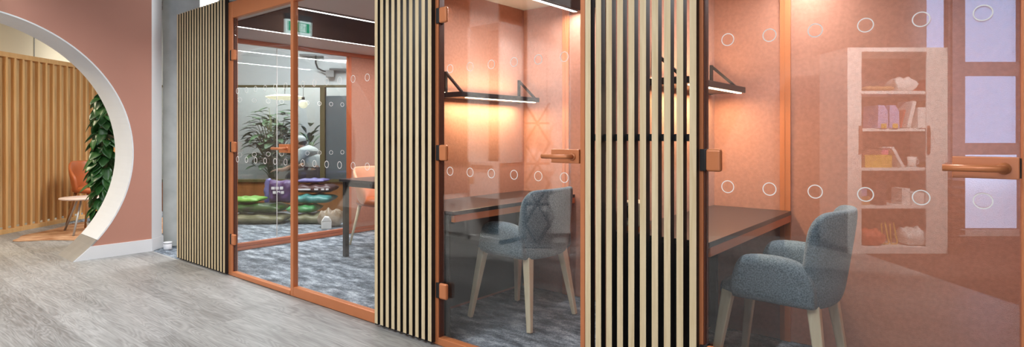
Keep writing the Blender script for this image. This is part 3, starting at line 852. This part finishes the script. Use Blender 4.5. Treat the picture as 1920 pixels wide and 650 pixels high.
o = sack_at('purple sack with white lettering standing behind the mullion', lp(531,7.62), 7.62, .395, .31,.29,.13, 's_purple', 9, (PI/2,0,0))
mb = MB()
for a,b,c,d in ((-.10,-.055,.03,.065),(-.045,-.005,.03,.065),(.01,.05,.03,.065),(-.08,-.04,-.025,.01),(-.03,.015,-.025,.01),(.025,.06,-.025,.01)): mb.box(a,b,c,d,.11,.139)
mb.build('print', M['print_white'], o)
sack_at('clear bag of brown bark chips on the right of the pile', lp(621,7.18), 7.18, .0, .28,.24,.20, 's_clear', 10)
o = pillow(.34,.12,.08, seed=11).build('gift_bag', M['s_blue']); o.location = G(lp(508,7.95),7.95,.36); o.rotation_euler = (0,-PI/2+.05,YAW); tag(o, 'tall thin blue violet bag standing in front of the brown panel', 'bag')
o.location.z = .36
o = MB().box(-.06,.06,-.05,.05,0,.09).prism([(-.06,.0905),(.06,.0905),(.03,.14),(-.02,.15)], -.05,.05,'y').build('paper_carton', M['paper'], None, bevel=.008, loc=G(lp(612,6.98),6.98), rotz=YAW+.3); tag(o, 'small crumpled white carton on the carpet beside the sacks', 'carton')

# seated person behind the partition, cap and white shirt, bending to the left
def skin_mesh(name, verts, edges, radii, mat, parent=None, sub=2):
    me = bpy.data.meshes.new(name); me.from_pydata(verts, edges, []); me.update()
    o = bpy.data.objects.new(name, me); COL.objects.link(o)
    if parent: o.parent = parent
    o.modifiers.new('skin','SKIN'); s = o.modifiers.new('sub','SUBSURF'); s.levels = sub; s.render_levels = sub
    for i, r in enumerate(radii):
        sv = me.skin_vertices[0].data[i]; sv.radius = (r, r); sv.use_root = (i == 0)
    me.materials.append(mat)
    return o
pp = G(lp(598,8.98), 8.98)
t = thing('person', 'person in a white shirt and pale cap bending over behind the partition', 'person', pp, YAW)
V = []; E_ = []; Rr = []
def av(p, r, frm=None):
    V.append(p); Rr.append(r)
    if frm is not None: E_.append((frm, len(V)-1))
    return len(V)-1
pel = av((0,0,.52), .14); sp1 = av((-.05,0,.66), .13, pel); sp2 = av((-.13,0,.80), .14, sp1); ch = av((-.19,0,.88), .12, sp2)
nk = av((-.255,0,.935), .05, ch); hd = av((-.285,0,.99), .075, nk); ht = av((-.31,0,1.06), .07, hd)
hands = []
for s in (-1,1):
    sh = av((-.19,s*.19,.86), .06, ch); el = av((-.30,s*.24,.66), .045, sh); wr = av((-.50,s*.17,.60), .03, el); pa = av((-.57,s*.16,.595), .033, wr)
    for k, ln in enumerate((.07,.085,.08,.06)):
        f1 = av((-.60,s*(.19-.02*k),.60), .010, pa); f2 = av((-.60-ln*.5,s*(.195-.022*k),.59), .009, f1); av((-.60-ln,s*(.195-.022*k),.565), .007, f2)
    th1 = av((-.55,s*.12,.60), .011, pa); av((-.585,s*.10,.59), .009, th1)
    hp = av((-.02,s*.10,.50), .10, pel); kn = av((-.42,s*.13,.50), .07, hp); an = av((-.40,s*.13,.09), .045, kn); av((-.52,s*.14,.04), .04, an)
body = skin_mesh('body', V, E_, Rr, M['skin'], t)
MB().ball((-.365,0,1.02),(.018,.014,.022),10,8).ball((-.355,.028,1.04),.009,8,6).ball((-.355,-.028,1.04),.009,8,6).ball((-.30,.078,1.03),(.02,.01,.03),8,6).ball((-.30,-.078,1.03),(.02,.01,.03),8,6).ball((-.357,0,.985),(.01,.022,.006),8,6).build('face', M['skin'], t)
V2=[(0,0,.50),(-.05,0,.66),(-.13,0,.80),(-.19,0,.885),(-.222,0,.915)]; E2=[(0,1),(1,2),(2,3),(3,4)]; R2=[.155,.148,.158,.145,.098]
for s in (-1,1):
    b0 = len(V2); V2 += [(-.19,s*.20,.86),(-.285,s*.245,.69)]; R2 += [.086,.064]; E2 += [(3,b0),(b0,b0+1)]
skin_mesh('shirt', V2, E2, R2, M['shirt'], t)
V3=[(0,0,.51)]; E3=[]; R3=[.15]
for s in (-1,1):
    b0=len(V3); V3 += [(-.03,s*.10,.50),(-.425,s*.13,.505),(-.40,s*.13,.14)]; R3 += [.11,.082,.065]; E3 += [(0,b0),(b0,b0+1),(b0+1,b0+2)]
skin_mesh('trousers', V3, E3, R3, M['trouser'], t)
MB().ball((-.292,0,1.055),(.092,.086,.075),18,10).prism([(-.36,.06),(-.45,.05),(-.47,0),(-.45,-.05),(-.36,-.06)],1.038,1.048).build('cap', M['shirt'], t)
MB().ball((-.272,0,1.02),(.078,.079,.06),16,8).build('hair', M['hair'], t)
t = thing('stool', 'plain grey stool under the seated person', 'stool', pp + G(.02,0) , YAW)
MB().lathe([(0,.31),(.18,.31),(.18,.335),(0,.335)]).build('seat', M['grey_plastic'], t)
MB().lathe([(0,0),(.2,0),(.2,.02),(.025,.03),(.025,.3095),(0,.3095)]).build('base', M['steel'], t)

# small white pot at the foot of the column
t = thing('white_pot', 'small white round pot on the carpet at the foot of the concrete column', 'pot', G(-3.405,5.70), YAW)
MB().lathe([(0,0),(.032,0),(.036,.01),(.036,.058),(.030,.062),(.030,.05),(0,.05)]).build('pot_body', M['white'], t)
MB().lathe([(.030,.0625),(.040,.064),(.040,.074),(.030,.076),(.0,.0765)]).build('rim', M['white'], t)

# ------------------------------------------------------------------ office opposite the booths (seen as reflections in the glass)
def BL(px, dep): return (px-960)/1080.79*dep
NEG = -YAW
# exit sign above the archway
t = thing('exit_sign', 'green running man exit sign hanging above the archway', 'sign', (-6.12,.765,2.36))
MB().box(-.02,.02,-.158,.158,-.085,.085).build('sign_body', M['white_sign'], t, bevel=.004)
MB().box(.0201,.0225,-.135,.135,-.045,.062).build('sign_face', M['green_sign'], t)
MB().box(-.03,.03,-.158,.158,.0851,.15).tube([(0,-.1,.15),(0,-.1,.84)],.006,6).tube([(0,.1,.15),(0,.1,.84)],.006,6).build('bracket', M['grey_plastic'], t)
mb = MB().box(.0226,.0245,-.085,-.005,-.04,.055); mb.build('door_symbol', M['white_sign'], t)
man = MB()
man.ball((.025,-.028,.036),(.002,.009,.009),12,8)
for a,b,wd in (((-.036,.024),(-.05,.0),.02),((-.036,.02),(-.012,.010),.009),((-.040,.022),(-.066,.022),.008),((-.066,.022),(-.072,.008),.007),((-.050,.0),(-.028,-.012),.011),((-.028,-.012),(-.034,-.034),.009),((-.05,.0),(-.066,-.018),.011),((-.066,-.018),(-.082,-.020),.008)):
    man.bar((.0255,a[0],a[1]),(.0255,b[0],b[1]),.002 if False else .0018,wd) if False else man.bar((.0255,a[0],a[1]),(.0255,b[0],b[1]),wd,.0018)
man.build('running_man', M['green_sign'], t)

# tall tambour cupboard
CD = 5.5
cw = .955; cz = 1.965
t = thing('tambour_cabinet', 'tall white tambour cupboard with open sliding fronts in the reflection', 'cupboard', B(BL(1683,CD),CD), NEG)
x0, x1 = -cw/2, cw/2; yd = -.50
cb = MB()
cb.box(x0,x0+.022,yd,0,0,cz).box(x1-.022,x1,yd,0,0,cz).box(x0,x1,yd,0,cz-.04,cz+.0).box(x0,x1,yd,0,0,.06)
cb.build('carcass', M['cabinet'], t)
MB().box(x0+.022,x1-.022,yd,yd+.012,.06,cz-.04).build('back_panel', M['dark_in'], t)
for zz in (.455,.84,1.16,1.52):
    pass
shz = [HCAM-(y-254)/1080.79*(CD+.02) for y in (388,317,243,173)]
for zz in shz: MB().box(x0+.022,x1-.022,yd+.012,-.03,zz-.014,zz+.014).build('shelf', M['cabinet'], t)
for (a,b,hxp) in ((x0+.022,x0+.135,x0+.12),(x1-.20,x1-.022,x1-.185)):
    dmb = MB()
    n = int(round((b-a)/.018))
    for k in range(n):
        q = a+(b-a)*k/n; dmb.box(q+.0006,q+(b-a)/n-.0006,-.016,-.002,.06,cz-.04)
    dd = dmb.build('tambour_door', M['cabinet'], t)
    MB().prism([(hxp-.012,.95),(hxp+.012,.95),(hxp+.018,1.0),(hxp+.018,1.17),(hxp+.012,1.22),(hxp-.012,1.22)], -.0015, .008, 'y').build('handle', M['brickish'], dd)
cab_o = B(BL(1683,CD),CD)
def in_cab(px, zs, dy=-.12):
    """a spot on a shelf of the cupboard, by its distance along the shelf"""
    lx = BL(px,CD+.1)-BL(1683,CD)
    return cab_o + Vector((math.cos(NEG)*lx - math.sin(NEG)*dy, math.sin(NEG)*lx + math.cos(NEG)*dy, zs))
S5 = .061; S4, S3, S2, S1 = [z+.0145 for z in shz]
def item(name, label, cat, px, zs, mb, mat, dy=-.14, rot=0, bevel=.003, group='things stored in the tambour cupboard'):
    o = mb.build(name, M[mat], None, bevel=bevel, loc=in_cab(px,zs,dy), rotz=NEG+rot); return tag(o, label, cat, group)
def magfile(w=.085,h=.26,d=.24): return MB().prism([(-d/2,0),(d/2,0),(d/2,h*.45),(-d/2+.06,h),(-d/2,h)], -w/2, w/2, 'x') if False else MB().prism([(-w/2,0),(w/2,0),(w/2*.9,h*.75),(w/2*.2,h),(-w/2*.9,h)], -d/2, d/2, 'y')
for px, lb in ((1646,'lilac magazine file with yellow tab, left of the pair'),(1667,'lilac magazine file with yellow tab, right of the pair')):
    o = item('magazine_file', lb, 'file box', px, S2, magfile(.10,.22), 'lilac')
    MB().box(-.02,.03,.121,.124,.0,.045).build('tab', M['yellow'], o)
def lean(mb, L, W, Hh, a):
    R = Matrix.Rotation(a, 4, 'Y')
    lo = min((R @ Vector((x,0,z))).z for x in (-L/2,L/2) for z in (0,Hh))
    return mb.box(-L/2,L/2,-W/2,W/2,0,Hh, Matrix.Translation((0,0,-lo+.0005)) @ R)
item('booklet','thin red booklet leaning beside the lilac files','booklet',1681,S2,lean(MB(),.014,.2,.18,.25),'redcard')
item('ring_binder','white binder leaning to the right on the second shelf','binder',1695,S2,lean(MB(),.035,.22,.26,.22),'paper')
item('ring_binder','pale upright binder beside the leaning one','binder',1720,S2,MB().box(-.05,.05,-.12,.12,0,.20),'cabinet')
item('ring_binder','narrow tall binder at the right end of the second shelf','binder',1734,S2,lean(MB(),.03,.2,.27,.08),'tan')
item('folded_sheet','heap of crumpled dark sheets on the top shelf','sheet',1645,S1,pillow(.28,.2,.05,seed=31),'tan',bevel=0)
item('plastic_bag','crumpled clear bag on the top shelf','bag',1695,S1,pillow(.2,.2,.13,seed=33),'paper',bevel=0)
item('booklet','striped booklet leaning on the top shelf','booklet',1730,S1,lean(MB(),.03,.15,.12,.5),'redcard')
item('storage_box','yellow card box on the middle shelf','box',1640,S3,MB().box(-.13,.13,-.1,.1,0,.12),'yellow')
item('tool_case','dark flat case on top of the yellow box','case',1631,S3+.1205,MB().box(-.09,.09,-.08,.08,0,.05),'brickish')
item('note_block','pink note block on top of the yellow box','notes',1658,S3+.1205,MB().box(-.035,.035,-.05,.05,0,.045),'pinkcard')
item('white_tray','white sheet holder leaning beside the yellow box','tray',1686,S3,lean(MB(),.03,.2,.21,-.5),'paper')
item('tape_roll','brown roll of tape lying on the middle shelf','tape',1739,S3,MB().lathe([(.02,0),(.05,0),(.05,.05),(.02,.05),(.02,0)]),'tan',bevel=0)
item('mug','white mug at the right of the middle shelf','mug',1715,S3,MB().lathe([(0,0),(.035,0),(.04,.10),(.034,.10),(.03,.01),(0,.01)]).tube([(.037,0,.03),(.065,0,.035),(.068,0,.07),(.038,0,.08)],.006,8),'paper',bevel=0)
for k in range(4):
    item('label_box','small dark box with a pale label, '+('lowest','second','third','topmost')[k]+' of its stack','box',1645,S4+.058*k,MB().box(-.05,.05,-.1,.1,0,.056),'darkbox',group='stack of small labelled boxes')
    o = bpy.data.objects[-1] if False else None
item('tan_box','tan box in front of the stack of dark boxes','box',1620,S4,MB().box(-.05,.05,-.1,.08,0,.08),'tan',dy=-.16)
item('lilac_box','lilac box on top of the tan box','box',1619,S4+.0805,MB().box(-.035,.035,-.06,.06,0,.07),'lilac',dy=-.16)
item('white_box','white carton in the middle of the fourth shelf','box',1694,S4,MB().box(-.04,.04,-.08,.08,0,.16),'paper')
item('white_box','wide pale carton at the right of the fourth shelf','box',1722,S4,MB().box(-.10,.10,-.1,.1,0,.12),'cabinet')
item('orange_bag','orange crumpled bag on the bottom shelf','bag',1636,S5,pillow(.20,.2,.15,seed=40),'redcard',bevel=0)
for k,(px) in enumerate((1666,1682)):
    mb = MB().tube([(-.03,0,.006),(-.045,0,.20),(-.01,0,.215),(.03,0,.02),(.02,0,.006),(-.03,0,.006)],.006,8)
    item('book_end','yellow wire book end, '+('left','right')[k]+' of the pair on the bottom shelf','book end',px,S5,mb,'yellow',bevel=0)
item('plastic_bag','clear bag of white things on the bottom shelf','bag',1716,S5,pillow(.24,.22,.16,seed=42),'paper',bevel=0)

# windows opposite the booths
WD = 6.45
t0 = B(BL(1855,WD),WD)
wx = lambda px: BL(px,WD)-BL(1855,WD)
wz = lambda py: HCAM-(py-254)/1080.79*WD
fr = MB()
fr.box(wx(1786),wx(1798),-.085,.0,.0,CEIL)
fr.box(wx(1798),wx(1815),-.10,-.04,0,CEIL).box(wx(1919),wx(1933),-.10,-.04,0,CEIL)
fr.box(wx(1815),wx(1919),-.10,-.04,wz(141),wz(115)).box(wx(1815),wx(1919),-.10,-.04,wz(290),wz(268))
fr.box(wx(1815),wx(1919),-.10,-.04,wz(-60),wz(-40)).box(wx(1815),wx(1919),-.12,-.02,0,wz(431))
win = struct('window_2', fr, M['winframe'], loc=t0, rotz=NEG)
MB().box(wx(1815),wx(1919),-.075,-.069,wz(268),wz(141)).build('pane', M['glass_side'], win)
MB().box(wx(1815),wx(1919),-.075,-.069,wz(115),wz(-40)).build('pane', M['glass_side'], win)
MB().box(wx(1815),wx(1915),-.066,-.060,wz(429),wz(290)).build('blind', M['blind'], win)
MB().box(wx(1815),wx(1915),-.068,-.05,wz(433),wz(429)).build('blind_rail', M['rubber'], win)
struct('window_3', MB().box(wx(1738),wx(1741),-.10,-.03,0,CEIL).box(wx(1738),wx(1786),-.10,-.03,0,.9).box(wx(1782),wx(1786),-.10,-.03,.9,CEIL), M['winframe'], loc=t0, rotz=NEG)
MB().box(wx(1741),wx(1782),-.075,-.069,.9,CEIL).build('pane', M['glass_side'], bpy.data.objects['window_3'])
struct('wall_office', MB().box(wx(1180),wx(1738),-.18,-.02,0,CEIL).box(wx(1933),wx(2500),-.18,-.02,0,CEIL), principled('office_wall',(.30,.22,.19),.85,noise=.03,nscale=2), loc=t0, rotz=NEG)
struct('backdrop_sky', MB().box(-1.6,3.2,-2.0,-1.95,-.0,CEIL), M['sky'], loc=t0, rotz=NEG)
struct('baseboard_office', MB().box(wx(1800),wx(1925),-.02,-.005,.0,.075), M['white'], loc=t0, rotz=NEG)
# tower of paper trays beside the cupboard
t = thing('paper_tray_tower', 'brown tower of stacked paper trays beside the white cupboard', 'paper trays', B(BL(1797,5.5),5.5), NEG)
for k in range(11):
    z = .02+.078*k
    MB().box(-.065,.065,-.28,.0,z,z+.012).box(-.065,-.058,-.28,.0,z+.012,z+.045).box(.058,.065,-.28,.0,z+.012,z+.045).box(-.065,.02,-.006,.0,z+.012,z+.05).build('tray', M['brickish'], t)
MB().box(-.065,.065,-.285,-.28,0,.90).box(-.065,.065,-.28,0,0,.02).build('frame', M['brickish'], t)

# white storage wall opposite the middle booth, aligned with the booths
SY = -.215
t = thing('storage_unit', 'tall white storage unit with two open niches in the reflection', 'storage unit', (-4.1,SY,0))
u = MB(); X0, X1 = -.262, .235
def zat(py, d=6.05): return HCAM-(py-254)/1080.79*d
u.box(X0,X0+.03,-.33,0,0,2.75).box(X1-.05,X1,-.33,0,0,2.75).box(X0,X1,-.33,0,2.3,2.75).box(X0,X1,-.33,0,0,.045)
u.box(X0,X1,-.33,0,zat(372),zat(305))
u.build('carcass', M['cabinet'], t)
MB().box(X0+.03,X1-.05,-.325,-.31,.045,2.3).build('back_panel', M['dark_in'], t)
MB().box(-.20,.10,.0,.018,zat(318),zat(310)).build('handle', M['dark_in'], t)
MB().box(-.245,-.17,.0,.003,zat(347),zat(334)).build('label', M['tan'], t)
t = thing('drawer_unit', 'low white drawer unit beside the tall storage unit', 'drawers', (-4.62,SY,0))
MB().box(-.245,.245,-.45,0,.0,.44).build('carcass', M['cabinet'], t)
for z0,z1 in ((.06,.24),(.25,.42)):
    q = MB().box(-.235,.235,.0,.016,z0,z1).build('drawer', M['cabinet'], t)
    MB().box(.02,.09,.0165,.024,z1-.07,z1-.045).build('handle', M['steel'], q)
t = thing('storage_unit', 'plain tall white cabinet behind the black lattice stand', 'cabinet', B(BL(1026,6.03),6.03), NEG)
MB().box(-.205,.245,-.40,0,.10,2.75).build('carcass', M['cabinet'], t, bevel=.004)
MB().box(-.21,.21,-.38,-.03,0,.10).build('plinth', M['cabinet'], t)
MB().box(-.003,.003,.0,.004,.14,2.06).build('door_gap', M['grey_plastic'], t)
# black lattice stand
t = thing('lattice_stand', 'black diamond lattice stand on a flat base in the reflection', 'stand', B(BL(1008,5.8),5.8), NEG)
mb = MB(); ww = .125; hh = .205
for k in range(7):
    z0 = .02+hh*k
    for s in (1,-1):
        a = s if k % 2 == 0 else -s
        mb.bar((a*ww,0,z0),(0 if False else -a*ww,0,z0+hh) if False else (a*ww*0,0,z0+hh),.014,.014) if False else None
    lo, hi = (0, ww) if k % 2 == 0 else (ww, 0)
    for s in (1,-1):
        mb.bar((s*lo,0,z0),(s*hi,0,z0+hh),.014,.014)
        mb.bar((s*lo,-.16,z0),(s*hi,-.16,z0+hh),.014,.014)
mb.build('lattice', M['blackmetal'], t)
mb = MB()
for z in (.43,.84,1.25): mb.box(-.12,.12,-.16,0,z-.008,z+.008)
mb.build('shelf', M['blackmetal'], t)
MB().box(-.2,.14,-.2,.05,0,.018).build('base', M['grey_plastic'], t)

# ------------------------------------------------------------------ lights
def area(name, loc, sx, sy, e, col=(1,1,1), rot=(0,0,0)):
    l = bpy.data.lights.new(name, 'AREA'); l.shape = 'RECTANGLE'; l.size = sx; l.size_y = sy; l.energy = e; l.color = col
    o = bpy.data.objects.new(name, l); COL.objects.link(o); o.location = loc; o.rotation_euler = rot; return o
def office_light(x, y, L, label, e, rz=0, z=2.95, W=.3, col=(.93,.97,1), spread=180):
    t = thing('ceiling_light', label, 'ceiling light', (x,y,z), rz, 'office ceiling lights')
    MB().box(-L/2,L/2,-W/2,W/2,.0,.05).build('housing', M['grey_plastic'], t)
    MB().box(-L/2+.01,L/2-.01,-W/2+.01,W/2-.01,-.006,-.0005).build('diffuser', M['led'] if False else emission('office_diffuser',(1,.98,.95),2.5), t)
    MB().tube([(-L/2+.1,0,.05),(-L/2+.1,0,CEIL-z)],.004,6).tube([(L/2-.1,0,.05),(L/2-.1,0,CEIL-z)],.004,6).build('cable', M['rubber'], t)
    a = area('office_light', (x,y,z-.02), L, W, e, col, (0,0,rz)); a.data.spread = math.radians(spread)
office_light(-4.75, .6, 2.0, 'hung linear office light nearest the archway wall', 36, spread=130)
office_light(-2.4, .2, 2.0, 'hung linear office light above the middle of the walkway', 42)
office_light(.2, -.2, 2.0, 'hung linear office light above the right end of the walkway', 34)
office_light(-.9, -1.2, 2.4, 'unseen hung light added to brighten the white cupboard', 45)  # added lamp, lifts the cupboard's reflection in the glass
office_light(-8.2, .3, 1.6, 'warm hung light inside the round-arch room', 92, 0, 2.95, .3, (1,.84,.60))
office_light(-6.85, 3.45, 1.2, 'unseen hung light added to brighten the sacks beyond the large booth', 50, YAW)  # added lamp for the sacks and the partition's lower panel
office_light(-6.0, 3.5, 1.4, 'unseen hung light added to brighten the column left of the large booth', 55, PI/2)  # added lamp for the column and the white end of the arch wall
def spotlight(tsp, tgt, label, e, deg, rz):  # added unseen spots that only brighten the furniture reflected in the glass
    t = thing('added_spotlight', label, 'spotlight', tsp, rz)
    d = (tgt-tsp).normalized(); dl = Matrix.Rotation(-rz, 3, 'Z') @ d
    MB().tube([-dl*.07, dl*.09], .045, 16).build('lamp_head', M['blackmetal'], t)
    MB().tube([(0,0,.02),(0,0,CEIL-tsp.z)], .012, 8).build('stem', M['blackmetal'], t)
    l = bpy.data.lights.new('spot','SPOT'); l.energy = e; l.spot_size = math.radians(deg); l.spot_blend = .35; l.shadow_soft_size = .05; l.color = (1,.97,.93)
    o = bpy.data.objects.new('spot', l); COL.objects.link(o); o.location = tsp + d*.2
    o.rotation_euler = d.to_track_quat('-Z','Y').to_euler()
spotlight(B(BL(1683,CD),CD-1.9,2.9), B(BL(1683,CD),CD,1.05), 'added black ceiling spotlight brightening the white cupboard', 800, 62, NEG)
spotlight(Vector((-2.7,1.0,2.9)), Vector((-3.85,-.4,.95)), 'added black ceiling spotlight brightening the tall white storage unit', 420, 56, 0)
area('window_daylight', B(BL(1850,6.3),6.3,1.7), 1.3, 2.2, 60, (.62,.78,1), (PI/2,0,NEG+PI))
area('glazed_room_light', G(-4.0,9.6,3.1), 2.2, .8, 230, (1,.97,.92), (0,0,YAW))

# ------------------------------------------------------------------ world and view
wd = bpy.data.worlds.new('world'); SC.world = wd; wd.use_nodes = True
wd.node_tree.nodes['Background'].inputs[0].default_value = (.8,.9,1,1); wd.node_tree.nodes['Background'].inputs[1].default_value = .3
SC.view_settings.view_transform = 'Standard'; SC.view_settings.look = 'None'; SC.view_settings.gamma = 1; SC.view_settings.exposure = .24
SC.view_settings.use_curve_mapping = False
SC.cycles.use_denoising = True
SC.cycles.max_bounces = 10; SC.cycles.diffuse_bounces = 5; SC.cycles.glossy_bounces = 5; SC.cycles.transparent_max_bounces = 24
SC.cycles.caustics_reflective = False; SC.cycles.caustics_refractive = False
SC.cycles.sample_clamp_indirect = 6
